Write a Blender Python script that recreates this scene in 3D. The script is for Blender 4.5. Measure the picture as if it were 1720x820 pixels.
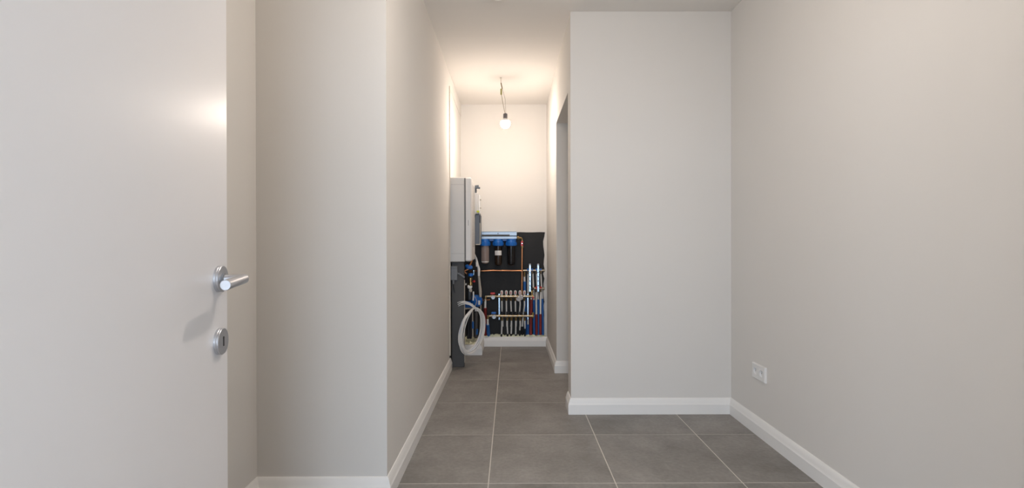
import bpy, math, random
from mathutils import Vector, Matrix
random.seed(7)
for o in list(bpy.data.objects): bpy.data.objects.remove(o)
sc = bpy.context.scene
col = sc.collection

# ------------------------------------------------------------------ camera
F_PX, PITCH, YAW, ROLL, CAM_H = 846.2, 0.0024, 0.0021, -0.0019, 1.1419
cy, sy, cp, sp = math.cos(YAW), math.sin(YAW), math.cos(PITCH), math.sin(PITCH)
r0 = Vector((cy, -sy, 0.0))
f0 = Vector((sy * cp, cy * cp, -sp))
d0 = Vector((-sy * sp, -cy * sp, -cp))
cr, sr = math.cos(ROLL), math.sin(ROLL)
rx = cr * r0 - sr * d0            # image right
dn = sr * r0 + cr * d0            # image down
cam_d = bpy.data.cameras.new('camera')
cam_d.sensor_width = 36.0
cam_d.lens = 36.0 * F_PX / 1720.0
cam_d.clip_start = 0.02
cam = bpy.data.objects.new('camera', cam_d)
M4 = Matrix.Identity(4)
for i in range(3):
    M4[i][0], M4[i][1], M4[i][2] = rx[i], -dn[i], -f0[i]
M4[2][3] = CAM_H
cam.matrix_world = M4
col.objects.link(cam)
sc.camera = cam

def W(u, v, Y):
    """world point on the plane at distance Y seen at photo pixel (u, v)"""
    d = f0 + rx * ((u - 860.0) / F_PX) + dn * ((v - 410.0) / F_PX)
    t = Y / d.y
    return Vector((d.x * t, Y, CAM_H + d.z * t))

# ------------------------------------------------------------------ world, lights, exposure
wd = bpy.data.worlds.new('world'); sc.world = wd; wd.use_nodes = True
wd.node_tree.nodes['Background'].inputs[0].default_value = (0.75, 0.86, 1.0, 1)
wd.node_tree.nodes['Background'].inputs[1].default_value = 1.0
BULB_CORRIDOR = (285.0, (1.0, 0.87, 0.76))
BULB_ROOM = (720.0, (1.0, 0.89, 0.79))
sun_d = bpy.data.lights.new('window_daylight', 'AREA')
sun_d.shape = 'RECTANGLE'; sun_d.size = 4.5; sun_d.size_y = 2.35
sun_d.energy = 390.0; sun_d.color = (0.74, 0.87, 1.04)
sun_o = bpy.data.objects.new('window_daylight', sun_d)
sun_o.location = (-1.25, -2.93, 1.28); sun_o.rotation_euler = (math.radians(90), 0, 0)
col.objects.link(sun_o)
vs = sc.view_settings
vs.view_transform = 'Standard'; vs.look = 'None'; vs.gamma = 1.0; vs.use_curve_mapping = False
vs.exposure = 0.0

# ------------------------------------------------------------------ materials
def mat(name, c, rough=0.6, metal=0.0, var=0.04, scale=6.0, bump=0.0, bscale=200.0, emit=None, spec=0.5, alpha=1.0, stretch=None):
    m = bpy.data.materials.new(name); m.use_nodes = True
    nt = m.node_tree; b = nt.nodes['Principled BSDF']
    b.inputs['Roughness'].default_value = rough
    b.inputs['Metallic'].default_value = metal
    b.inputs['Specular IOR Level'].default_value = spec
    b.inputs['Alpha'].default_value = alpha
    tc = nt.nodes.new('ShaderNodeTexCoord')
    src = tc.outputs['Object']
    if stretch:
        mp = nt.nodes.new('ShaderNodeMapping'); mp.inputs['Scale'].default_value = stretch
        nt.links.new(src, mp.inputs['Vector']); src = mp.outputs['Vector']
    n = nt.nodes.new('ShaderNodeTexNoise'); n.inputs['Scale'].default_value = scale; n.inputs['Detail'].default_value = 5
    nt.links.new(src, n.inputs['Vector'])
    mx = nt.nodes.new('ShaderNodeMix'); mx.data_type = 'RGBA'
    mx.inputs[6].default_value = tuple(x * (1 - var) for x in c) + (1,)
    mx.inputs[7].default_value = tuple(min(1, x * (1 + var)) for x in c) + (1,)
    nt.links.new(n.outputs['Fac'], mx.inputs[0])
    nt.links.new(mx.outputs[2], b.inputs['Base Color'])
    if bump > 0:
        n2 = nt.nodes.new('ShaderNodeTexNoise'); n2.inputs['Scale'].default_value = bscale; n2.inputs['Detail'].default_value = 3
        nt.links.new(src, n2.inputs['Vector'])
        bp = nt.nodes.new('ShaderNodeBump'); bp.inputs['Strength'].default_value = bump; bp.inputs['Distance'].default_value = 0.002
        nt.links.new(n2.outputs['Fac'], bp.inputs['Height']); nt.links.new(bp.outputs['Normal'], b.inputs['Normal'])
    if emit:
        b.inputs['Emission Color'].default_value = tuple(emit[1]) + (1,)
        b.inputs['Emission Strength'].default_value = emit[0]
    return m

def tile_mat():
    m = bpy.data.materials.new('tile_grey'); m.use_nodes = True
    nt = m.node_tree; b = nt.nodes['Principled BSDF']; L = nt.links.new
    ge = nt.nodes.new('ShaderNodeNewGeometry')
    oi = nt.nodes.new('ShaderNodeObjectInfo')
    ad = nt.nodes.new('ShaderNodeVectorMath'); ad.operation = 'SCALE'
    cx = nt.nodes.new('ShaderNodeCombineXYZ')
    for k in range(3): L(oi.outputs['Random'], cx.inputs[k])
    ad.inputs['Scale'].default_value = 40.0; L(cx.outputs[0], ad.inputs[0])
    sm = nt.nodes.new('ShaderNodeVectorMath'); sm.operation = 'ADD'
    L(ge.outputs['Position'], sm.inputs[0]); L(ad.outputs[0], sm.inputs[1])
    n1 = nt.nodes.new('ShaderNodeTexNoise'); n1.inputs['Scale'].default_value = 3.2; n1.inputs['Detail'].default_value = 8; n1.inputs['Roughness'].default_value = 0.65
    n2 = nt.nodes.new('ShaderNodeTexNoise'); n2.inputs['Scale'].default_value = 55.0; n2.inputs['Detail'].default_value = 4
    L(sm.outputs[0], n1.inputs['Vector']); L(sm.outputs[0], n2.inputs['Vector'])
    r = nt.nodes.new('ShaderNodeValToRGB')
    r.color_ramp.elements[0].position = 0.30; r.color_ramp.elements[0].color = (0.205, 0.192, 0.178, 1)
    r.color_ramp.elements[1].position = 0.72; r.color_ramp.elements[1].color = (0.345, 0.326, 0.305, 1)
    L(n1.outputs['Fac'], r.inputs[0])
    mx = nt.nodes.new('ShaderNodeMix'); mx.data_type = 'RGBA'; mx.blend_type = 'OVERLAY'; mx.inputs[0].default_value = 0.22
    L(r.outputs[0], mx.inputs[6]); L(n2.outputs['Fac'], mx.inputs[7])
    L(mx.outputs[2], b.inputs['Base Color'])
    b.inputs['Roughness'].default_value = 0.55; b.inputs['Specular IOR Level'].default_value = 0.35
    bp = nt.nodes.new('ShaderNodeBump'); bp.inputs['Strength'].default_value = 0.08; bp.inputs['Distance'].default_value = 0.001
    L(n2.outputs['Fac'], bp.inputs['Height']); L(bp.outputs['Normal'], b.inputs['Normal'])
    return m

MT = {
 'wall':   mat('wall_paint', (0.75, 0.722, 0.684), 0.85, var=0.012, scale=2.0, bump=0.05, bscale=260, spec=0.2),
 'ceil':   mat('ceiling_paint', (0.81, 0.78, 0.74), 0.9, var=0.01, scale=2.0, bump=0.04, bscale=260, spec=0.2),
 'skirt':  mat('skirting_white', (0.88, 0.865, 0.84), 0.45, var=0.01),
 'door':   mat('door_lacquer', (0.86, 0.85, 0.86), 0.28, var=0.006, scale=3, spec=0.5),
 'tile':   tile_mat(),
 'grout':  mat('grout', (0.66, 0.62, 0.57), 0.9, var=0.08, scale=40),
 'alu':    mat('brushed_aluminium', (0.60, 0.61, 0.64), 0.38, 1.0, var=0.05, scale=90),
 'dark':   mat('black_hole', (0.012, 0.012, 0.014), 0.6),
 'white_p':mat('white_plastic', (0.82, 0.81, 0.79), 0.35, var=0.01),
 'boiler': mat('casing_grey_white', (0.66, 0.64, 0.615), 0.45, var=0.01),
 'boilerw':mat('cover_white', (0.74, 0.72, 0.70), 0.4, var=0.01),
 'slot':   mat('slot_grey', (0.40, 0.39, 0.38), 0.6),
 'seam':   mat('seam_grey', (0.10, 0.10, 0.10), 0.7),
 'post':   mat('duct_grey', (0.075, 0.071, 0.069), 0.6, var=0.04),
 'box':    mat('box_grey', (0.21, 0.215, 0.225), 0.5, var=0.03),
 'unit':   mat('unit_anthracite', (0.105, 0.12, 0.145), 0.45, var=0.04),
 'blackp': mat('black_plastic', (0.016, 0.016, 0.018), 0.42),
 'memb':   mat('black_membrane', (0.0085, 0.0085, 0.0095), 0.65, var=0.5, scale=9, bump=0.5, bscale=35),
 'galv':   mat('galvanised_steel', (0.40, 0.48, 0.57), 0.45, 0.8, var=0.1, scale=50),
 'blue':   mat('blue_plastic', (0.010, 0.135, 0.50), 0.35, var=0.05),
 'blues':  mat('blue_sleeve', (0.02, 0.13, 0.42), 0.55, var=0.08, scale=60),
 'reds':   mat('red_sleeve', (0.24, 0.025, 0.022), 0.55, var=0.08, scale=60),
 'red':    mat('red_plastic', (0.55, 0.02, 0.02), 0.35),
 'whitep': mat('white_pipe', (0.86, 0.84, 0.80), 0.4, var=0.03),
 'brass':  mat('brass', (0.44, 0.31, 0.14), 0.32, 1.0, var=0.12, scale=60),
 'brassn': mat('nickel_brass', (0.42, 0.36, 0.27), 0.32, 1.0, var=0.1, scale=60),
 'copper': mat('copper', (0.62, 0.28, 0.13), 0.33, 1.0, var=0.1, scale=40),
 'chrome': mat('chrome_rail', (0.46, 0.60, 0.74), 0.25, 1.0, var=0.15, scale=60),
 'cart1':  mat('pleated_filter', (0.30, 0.235, 0.21), 0.3, var=0.25, scale=1, stretch=(260, 260, 4)),
 'cart2':  mat('dark_brown_clear', (0.030, 0.018, 0.012), 0.15),
 'cart3':  mat('black_clear', (0.010, 0.009, 0.010), 0.12),
 'paper':  mat('paper_label', (0.78, 0.76, 0.74), 0.7),
 'foam':   mat('spray_foam', (0.84, 0.83, 0.60), 0.9, var=0.1, scale=30, bump=0.6, bscale=60),
 'cable':  mat('white_cable', (0.80, 0.775, 0.74), 0.45, var=0.04),
 'cableb': mat('pale_blue_cable', (0.42, 0.50, 0.62), 0.45, var=0.04),
 'conduit':mat('beige_conduit', (0.50, 0.45, 0.38), 0.6, var=0.05),
 'trim':   mat('edge_line_tan', (0.72, 0.64, 0.54), 0.6, var=0.05),
 'lime':   mat('lime_tag', (0.55, 0.60, 0.03), 0.5),
 'bag':    mat('clear_bag', (0.72, 0.72, 0.74), 0.25, var=0.05, alpha=0.65),
 'glass':  mat('window_glass', (0.9, 0.95, 1.0), 0.05, alpha=0.08),
 'gaugef': mat('gauge_face', (0.70, 0.76, 0.84), 0.3),
 'wire_br':mat('wire_brown', (0.20, 0.15, 0.07), 0.6),
 'wire_ye':mat('wire_olive', (0.30, 0.28, 0.10), 0.6),
 'wire_li':mat('wire_light', (0.45, 0.40, 0.36), 0.6),
 'bulb1':  mat('bulb_glow_warm', (1, 1, 1), 0.4, emit=BULB_CORRIDOR),
 'bulb2':  mat('bulb_glow_soft', (1, 1, 1), 0.4, emit=BULB_ROOM),
 'socketb':mat('lampholder_grey', (0.11, 0.10, 0.11), 0.5),
}

# ------------------------------------------------------------------ mesh helpers
ORIG = {}
class MB:
    def __init__(s): s.v = []; s.f = []
    def add(s, vs, fs):
        k = len(s.v); s.v += [Vector(a) for a in vs]; s.f += [tuple(i + k for i in f) for f in fs]; return s
    def box(s, a, b, bev=0.0):
        x0, x1 = sorted((a[0], b[0])); y0, y1 = sorted((a[1], b[1])); z0, z1 = sorted((a[2], b[2]))
        if bev <= 0:
            return s.add([(x0,y0,z0),(x1,y0,z0),(x1,y1,z0),(x0,y1,z0),(x0,y0,z1),(x1,y0,z1),(x1,y1,z1),(x0,y1,z1)],
                  [(0,3,2,1),(4,5,6,7),(0,1,5,4),(1,2,6,5),(2,3,7,6),(3,0,4,7)])
        e = min(bev, (x1-x0)/2.01, (y1-y0)/2.01, (z1-z0)/2.01)
        xs, ys, zs = (x0,x1), (y0,y1), (z0,z1); idx = {}; vs = []
        for ix in (0,1):
            for iy in (0,1):
                for iz in (0,1):
                    c = (xs[ix], ys[iy], zs[iz]); sg = (1-2*ix, 1-2*iy, 1-2*iz)
                    for ax in range(3):
                        p = [c[k] + sg[k]*e for k in range(3)]; p[ax] = c[ax]
                        idx[(ix,iy,iz,ax)] = len(vs); vs.append(tuple(p))
        fs = []
        for ax in range(3):
            o = [k for k in range(3) if k != ax]
            for sd in (0,1):
                q = []
                for (p, r) in ((0,0),(1,0),(1,1),(0,1)):
                    t = [0,0,0]; t[ax] = sd; t[o[0]] = p; t[o[1]] = r; q.append(idx[tuple(t)+(ax,)])
                if (sd == 1) != (ax != 1): q = q[::-1]
                fs.append(tuple(q))
        for ax in range(3):
            o = [k for k in range(3) if k != ax]
            for p in (0,1):
                for r in (0,1):
                    t0 = [0,0,0]; t1 = [0,0,0]
                    t0[o[0]] = t1[o[0]] = p; t0[o[1]] = t1[o[1]] = r; t0[ax] = 0; t1[ax] = 1
                    fs.append((idx[tuple(t0)+(o[0],)], idx[tuple(t1)+(o[0],)], idx[tuple(t1)+(o[1],)], idx[tuple(t0)+(o[1],)]))
        for ix in (0,1):
            for iy in (0,1):
                for iz in (0,1): fs.append(tuple(idx[(ix,iy,iz,ax)] for ax in range(3)))
        return s.add(vs, fs)
    def tube(s, pts, r, n=10, closed=False, cap=True):
        pts = [Vector(p) for p in pts]; m = len(pts)
        rs = r if isinstance(r, (list, tuple)) else [r] * m
        vs, fs = [], []; up = None
        for i, p in enumerate(pts):
            a = pts[(i-1) % m] if (closed or i > 0) else p
            b = pts[(i+1) % m] if (closed or i < m-1) else p
            t = (b - a)
            if t.length < 1e-9: t = Vector((0,0,1))
            t.normalize()
            if up is None:
                up = Vector((0,0,1)) if abs(t.z) < 0.9 else Vector((0,1,0))
            x = up - t * up.dot(t)
            if x.length < 1e-6: x = t.orthogonal()
            x.normalize(); up = x; y = t.cross(x)
            for k in range(n):
                an = 2*math.pi*k/n; vs.append(p + (x*math.cos(an) + y*math.sin(an)) * rs[i])
        for i in range(m if closed else m-1):
            j = (i+1) % m
            for k in range(n):
                l = (k+1) % n; fs.append((i*n+k, i*n+l, j*n+l, j*n+k))
        if cap and not closed:
            fs.append(tuple(range(n-1, -1, -1))); fs.append(tuple((m-1)*n + k for k in range(n)))
        return s.add(vs, fs)
    def cyl(s, a, b, r, n=16): return s.tube([a, b], r, n)
    def lathe(s, base, axis, prof, n=24):
        """prof: list of (radius, height along axis)"""
        ax = Vector(axis).normalized(); base = Vector(base)
        return s.tube([base + ax*h for r, h in prof], [max(r, 1e-5) for r, h in prof], n) if False else s._lathe(base, ax, prof, n)
    def _lathe(s, base, ax, prof, n):
        x = ax.orthogonal().normalized(); y = ax.cross(x); vs = []; fs = []
        for r, h in prof:
            for k in range(n):
                an = 2*math.pi*k/n; vs.append(base + ax*h + (x*math.cos(an) + y*math.sin(an))*max(r, 1e-5))
        for i in range(len(prof)-1):
            for k in range(n):
                l = (k+1) % n; fs.append((i*n+k, i*n+l, (i+1)*n+l, (i+1)*n+k))
        fs.append(tuple(range(n-1, -1, -1))); fs.append(tuple((len(prof)-1)*n+k for k in range(n)))
        return s.add(vs, fs)
    def sphere(s, c, r, n=20, sq=(1,1,1)):
        c = Vector(c); m = n//2; vs = []; fs = []
        for i in range(1, m):
            th = math.pi*i/m
            for k in range(n):
                an = 2*math.pi*k/n
                vs.append(c + Vector((r*sq[0]*math.sin(th)*math.cos(an), r*sq[1]*math.sin(th)*math.sin(an), r*sq[2]*math.cos(th))))
        for i in range(m-2):
            for k in range(n):
                l = (k+1) % n; fs.append((i*n+k, (i+1)*n+k, (i+1)*n+l, i*n+l))
        t = len(vs); vs.append(c + Vector((0,0,r*sq[2]))); b = len(vs); vs.append(c - Vector((0,0,r*sq[2])))
        for k in range(n):
            l = (k+1) % n; fs.append((t, k, l)); fs.append((b, (m-2)*n+l, (m-2)*n+k))
        return s.add(vs, fs)
    def build(s, name, m, parent=None, origin=None, smooth=True, angle=35):
        if parent is not None: og = ORIG[parent.name]
        elif origin is not None: og = Vector(origin)
        else:
            xs = [v.x for v in s.v]; ys = [v.y for v in s.v]; zs = [v.z for v in s.v]
            og = Vector(((min(xs)+max(xs))/2, (min(ys)+max(ys))/2, min(zs)))
        me = bpy.data.meshes.new(name)
        me.from_pydata([tuple(v - og) for v in s.v], [], s.f)
        import bmesh
        bm = bmesh.new(); bm.from_mesh(me); bmesh.ops.recalc_face_normals(bm, faces=bm.faces); bm.to_mesh(me); bm.free()
        if smooth:
            me.polygons.foreach_set('use_smooth', [True]*len(me.polygons)); me.set_sharp_from_angle(angle=math.radians(angle))
        me.materials.append(MT[m])
        o = bpy.data.objects.new(name, me); col.objects.link(o)
        if parent is not None: o.parent = parent
        else: o.location = og
        ORIG[o.name] = og
        return o

def thing(name, origin, label, cat, group=None):
    o = bpy.data.objects.new(name, None); o.empty_display_size = 0.05
    o.location = origin; col.objects.link(o); ORIG[o.name] = Vector(origin)
    return tag(o, label, cat, group)
def tag(o, label, cat, group=None):
    o['label'] = label; o['category'] = cat
    if group: o['group'] = group
    return o
def struct(o, label=None):
    o['kind'] = 'structure'
    if label: o['label'] = label
    return o

# ------------------------------------------------------------------ room shell
XL, XR, XN, XC = -1.13, 1.47, -0.552, 0.399      # room left, room right, corridor left, corridor right
YN, YF, YB, YE = 2.237, 3.36, 5.61, 0.22         # face of left block, front wall, corridor end, entry wall
ZC = 2.682
ZO, YO0, YO1 = 2.19, 3.516, 4.42                 # opening in the corridor's right wall
YR, ZR, XRC = 4.52, 2.545, -0.558                # shallow recess for the appliances

struct(MB().box((XL-0.1, YE-0.1, 0), (XL, YN, ZC)).build('wall_left', 'wall', smooth=False))
blk = MB().box((XL-0.1, YN, 0), (XN, YR, ZC))
blk.box((XL-0.1, YR, 0), (XRC, YB+0.1, ZR)).box((XL-0.1, YR, ZR), (XN, YB+0.1, ZC))
struct(blk.build('wall_corridor_left', 'wall', smooth=False))
struct(MB().box((XR, YE-0.1, 0), (XR+0.1, YF+0.15, ZC)).build('wall_right', 'wall', smooth=False))
struct(MB().box((XC, YF, 0), (XR, YO0, ZC)).build('wall_front', 'wall', smooth=False))
cw = MB().box((XC, YO1, 0), (XC+1.2, YB+0.1, ZC)).box((XC, YO0, ZO), (XC+1.2, YO1, ZC)).box((XC+1.1, YO0, 0), (XC+1.2, YO1, ZO))
struct(cw.build('wall_corridor_right', 'wall', smooth=False))
struct(MB().box((XRC, YB, 0), (XC, YB+0.1, ZC)).build('wall_back', 'wall', smooth=False))
struct(MB().box((-4.2, -3.05, ZC), (2.35, YB+0.1, ZC+0.1)).build('ceiling', 'ceil', smooth=False))
# entry wall with the doorway the camera stands in, and the daylit hall behind
en = MB().box((-4.2, 0.10, 0), (-0.47, YE, ZC)).box((0.43, 0.10, 0), (2.35, YE, ZC)).box((-0.47, 0.10, 2.12), (0.43, YE, ZC))
struct(en.build('wall_entry', 'wall', smooth=False))
struct(MB().box((-4.3, -2.95, 0), (-4.2, 0.2, ZC)).build('wall_hall_left', 'wall', smooth=False))
struct(MB().box((2.35, -2.95, 0), (2.45, 0.2, ZC)).build('wall_hall_right', 'wall', smooth=False))
hb = MB().box((-4.2, -2.95, 0), (-3.5, -2.80, ZC)).box((1.0, -2.95, 0), (2.35, -2.80, ZC)).box((-3.5, -2.95, 0), (1.0, -2.80, 0.08)).box((-3.5, -2.95, 2.5), (1.0, -2.80, ZC))
struct(hb.build('wall_hall_back', 'wall', smooth=False))
wf = MB()
for x in (-3.5, -2.02, -0.54, 0.94): wf.box((x, -2.90, 0.08), (x+0.06, -2.85, 2.5))
wf.box((-3.5, -2.90, 0.08), (1.0, -2.85, 0.14)).box((-3.5, -2.90, 2.44), (1.0, -2.85, 2.5))
win = struct(wf.build('window_1', 'white_p', smooth=False), 'white framed hall window with three tall panes')
for x in (-3.44, -1.96, -0.48): MB().box((x, -2.880, 0.14), (x+1.42, -2.874, 2.44)).build('pane', 'glass', win, smooth=False)
jm = MB().box((-0.47, 0.09, 0), (-0.445, 0.23, 2.12)).box((0.405, 0.09, 0), (0.43, 0.23, 2.12)).box((-0.445, 0.09, 2.095), (0.405, 0.23, 2.12))
struct(jm.build('trim_1', 'skirt', smooth=False), 'white door frame lining')
# added thin tan strip, draws the line along the edge of the recess
struct(MB().box((XN-0.004, YR-0.001, 0.13), (XN+0.009, YR+0.006, ZR+0.004)).build('trim_2', 'trim', smooth=False), 'thin tan strip along the recess edge on the corridor wall')

# floor: slab and single tiles
floor = struct(MB().box((-4.3, -3.05, -0.15), (2.45, YB+0.1, -0.0012)).build('floor', 'grout', smooth=False))
T, X0, Y0, J = 0.604, -0.1092, 2.3889, 0.0026
tile_me = None
for i in range(-7, 5):
    for k in range(-9, 6):
        xa, xb, ya, yb = X0+T*i, X0+T*(i+1), Y0+T*k, Y0+T*(k+1)
        if xb < -4.19 or xa > 2.34 or yb < -2.94: continue
        if ya > YF and xa > XC+1.0: continue
        if ya > YN+0.2 and xb < -1.0: continue
        if ya > YE and xb < XL: continue
        if ya > YE and xa > XR: continue
        yb2 = min(yb, YB)
        xa2, xb2, ya2 = max(xa, -4.2), min(xb, 2.35), max(ya, -2.95)
        full = (yb2 == yb and xa2 == xa and xb2 == xb and ya2 == ya)
        cx_, cy_ = (xa2+xb2)/2, (ya2+yb2)/2
        if full and tile_me:
            o = bpy.data.objects.new('tile', tile_me); col.objects.link(o)
        else:
            o = MB().box((xa2+J, ya2+J, -0.0038), (xb2-J, yb2-J, 0.0), 0.0012).build('tile', 'tile', None, (cx_, cy_, 0), smooth=False)
            if full: tile_me = o.data
        o.parent = floor
        o.location = Vector((cx_, cy_, 0)) - ORIG['floor']

# skirting boards
PROF = [(0,0),(0.020,0),(0.020,0.064),(0.0175,0.068),(0.0145,0.078),(0.011,0.091),(0.006,0.102),(0.003,0.1045),(0,0.105)]
def skirting(name, path, prof=PROF, mt='skirt'):
    pts = [Vector(p) for p in path]; n = len(pts); rows = []
    for i, p in enumerate(pts):
        def nr(a, b):
            d = (b-a).normalized(); return Vector((d.y, -d.x))
        if i == 0: m = nr(pts[0], pts[1])
        elif i == n-1: m = nr(pts[-2], pts[-1])
        else:
            a, b = nr(pts[i-1], p), nr(p, pts[i+1]); m = (a+b) / (1 + a.dot(b))
        rows.append([(p.x + m.x*o, p.y + m.y*o, z) for o, z in prof])
    k = len(prof); vs = [v for r in rows for v in r]; fs = []
    for i in range(n-1):
        for j in range(k):
            l = (j+1) % k; fs.append((i*k+j, i*k+l, (i+1)*k+l, (i+1)*k+j))
    fs.append(tuple(range(k))); fs.append(tuple((n-1)*k+j for j in range(k)))
    return struct(MB().add(vs, fs).build(name, mt, smooth=True, angle=28))
skirting('baseboard_left', [(XL, YE), (XL, YN), (XN, YN), (XN, YR+0.03)])
skirting('baseboard_front', [(XC, YO0), (XC, YF), (XR, YF), (XR, YE)])
skirting('baseboard_corridor', [(XC, YB-0.08), (XC, YO1), (XC+1.1, YO1)])
skirting('baseboard_back', [(XRC, 5.135), (-0.315, 5.135), (-0.315, 5.557), (XC, 5.557)])

# ------------------------------------------------------------------ the open door with its handle
TH = math.radians(9.3)
dd = Vector((-math.sin(TH), math.cos(TH), 0)); nn = Vector((math.cos(TH), math.sin(TH), 0))
P0 = Vector((-0.5804, 1.0, 0))                  # under the handle, on the door face
E0, H0 = P0 + dd*0.046, P0 - dd*0.784
def dpt(s, out, z): return P0 + dd*s + nn*out + Vector((0,0,z))
lv = []
for s, o in ((0.046,-0.002),(0.044,0.0),(-0.784,0.0),(-0.784,-0.04),(0.046,-0.04)): lv.append((s, o))
vs = [dpt(s, o, 0.008) for s, o in lv] + [dpt(s, o, 2.088) for s, o in lv]
k = len(lv); fs = [tuple(range(k)), tuple(range(k, 2*k))] + [(i, (i+1) % k, k+(i+1) % k, k+i) for i in range(k)]
door = struct(MB().add(vs, fs).build('door_1', 'door', None, (H0.x, H0.y, 0), smooth=False), 'white lacquered door leaf standing open with round-rosette lever handle')
ZH, ZK = 1.0715, 0.9475
lever = MB()
bend = []
R = 0.013; OUT = 0.0505
for a in range(7):
    an = math.pi/2*a/6
    bend.append(dpt(-R + R*math.cos(an), OUT - R + R*math.sin(an), ZH))
path = [dpt(0, 0.004, ZH), dpt(0, OUT-R-0.006, ZH)] + bend
rad = [0.0078, 0.0078] + [0.0080, 0.0084, 0.0088, 0.0092, 0.0094, 0.0096, 0.0096]
path += [dpt(-0.05, OUT, ZH-0.002), dpt(-0.101, OUT, ZH-0.005), dpt(-0.1022, OUT, ZH-0.005)]
rad += [0.0096, 0.0096, 0.0088]
lever.tube(path, rad, 24)
lv_o = lever.build('lever_handle', 'alu', door)
rosp = [(0.026,0),(0.026,0.0045),(0.0254,0.0052),(0.0254,0.0062),(0.026,0.0068),(0.026,0.0085),(0.0252,0.0095),(0.0115,0.0095)]
MB().lathe(dpt(0, 0, ZH), nn, rosp, 40).build('rosette', 'alu', lv_o)
MB().lathe(dpt(0, 0.0095, ZH), nn, [(0.0115,0),(0.0115,0.002),(0.009,0.003)], 28).build('collar', 'box', lv_o)
esc = MB().lathe(dpt(0, 0, ZK), nn, rosp[:-1] + [(0.005,0.0095)], 40).build('keyhole_cover', 'alu', door)
kh = MB()
kh.lathe(dpt(0, 0.0093, ZK+0.007), nn, [(0.0030,0),(0.0030,0.0006)], 16)
c0 = [dpt(s, o, ZK+z) for o in (0.0093, 0.0099) for s, z in ((-0.0025,-0.0095),(0.0025,-0.0095),(0.0025,0.008),(-0.0025,0.008))]
kh.add(c0, [(0,1,2,3),(4,5,6,7),(0,1,5,4),(1,2,6,5),(2,3,7,6),(3,0,4,7)])
kh.build('keyhole', 'dark', esc)

# ------------------------------------------------------------------ socket plate on the right wall
SY0, SY1, SZ0, SZ1 = 2.892, 3.046, 0.329, 0.419
so = thing('wall_socket', (XR, (SY0+SY1)/2, SZ0), 'white double wall socket low on the plain wall', 'socket')
zm, ym = (SZ0+SZ1)/2, (SY0+SY1)/2
pl = MB(); XF = XR - 0.013
pl.add([(XR,SY0,SZ0),(XR,SY1,SZ0),(XR,SY1,SZ1),(XR,SY0,SZ1),(XF+0.004,SY0,SZ0),(XF+0.004,SY1,SZ0),(XF+0.004,SY1,SZ1),(XF+0.004,SY0,SZ1)],
       [(0,1,5,4),(1,2,6,5),(2,3,7,6),(3,0,4,7)])
def ring_rect(yc, hw, hh, n=32):
    r = []
    for i in range(n):
        a_ = 2*math.pi*(i+0.5)/n; c_, s_ = math.cos(a_), math.sin(a_)
        k_ = min(hw/max(abs(c_),1e-6), hh/max(abs(s_),1e-6)); r.append((yc + c_*k_, zm + s_*k_))
    return r
e_ = 0.004
pl.add([(XF+0.004,SY0,SZ0),(XF+0.004,SY1,SZ0),(XF+0.004,SY1,SZ1),(XF+0.004,SY0,SZ1),(XF,SY0+e_,SZ0+e_),(XF,SY1-e_,SZ0+e_),(XF,SY1-e_,SZ1-e_),(XF,SY0+e_,SZ1-e_)],
       [(0,1,5,4),(1,2,6,5),(2,3,7,6),(3,0,4,7)])
for yc, hw in (((SY0+e_+ym)/2, (ym-SY0-e_)/2), ((SY1-e_+ym)/2, (SY1-e_-ym)/2)):
    ro = ring_rect(yc, hw, (SZ1-SZ0)/2-e_); n_ = len(ro)
    circ = [(yc+0.0205*math.cos(2*math.pi*(i+0.5)/n_), zm+0.0205*math.sin(2*math.pi*(i+0.5)/n_)) for i in range(n_)]
    cor = [(yc+sy_*hw, zm+sz_*((SZ1-SZ0)/2-e_)) for sy_, sz_ in ((1,1),(-1,1),(-1,-1),(1,-1))]
    vs = [(XF,y,z) for y,z in ro] + [(XF,y,z) for y,z in circ] + [(XF+0.009,y,z) for y,z in circ]
    fs = [(i,(i+1)%n_,n_+(i+1)%n_,n_+i) for i in range(n_)] + [(n_+i,n_+(i+1)%n_,2*n_+(i+1)%n_,2*n_+i) for i in range(n_)] + [tuple(range(2*n_,3*n_))]
    k_ = len(vs)
    for (cy2, cz2) in cor:
        j = min(range(n_), key=lambda i: (0.5*(ro[i][0]+ro[(i+1)%n_][0])-cy2)**2 + (0.5*(ro[i][1]+ro[(i+1)%n_][1])-cz2)**2)
        vs.append((XF,cy2,cz2)); fs.append((j,(j+1)%n_,len(vs)-1))
    pl.add(vs, fs)
plate = pl.build('cover_plate', 'white_p', so, smooth=False)
for yc in ((SY0+e_+ym)/2, (SY1-e_+ym)/2):
    for dz in (-0.0095, 0.0095):
        MB().lathe((XF+0.0089, yc+dz, zm), (-1,0,0), [(0.0026,0),(0.0026,0.0008)], 12).build('pin_hole', 'dark', plate)
    MB().lathe((XF+0.0089, yc, zm+0.0105), (-1,0,0), [(0.0024,0),(0.0024,0.007),(0.001,0.009)], 12).build('earth_pin', 'alu', plate)

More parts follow.
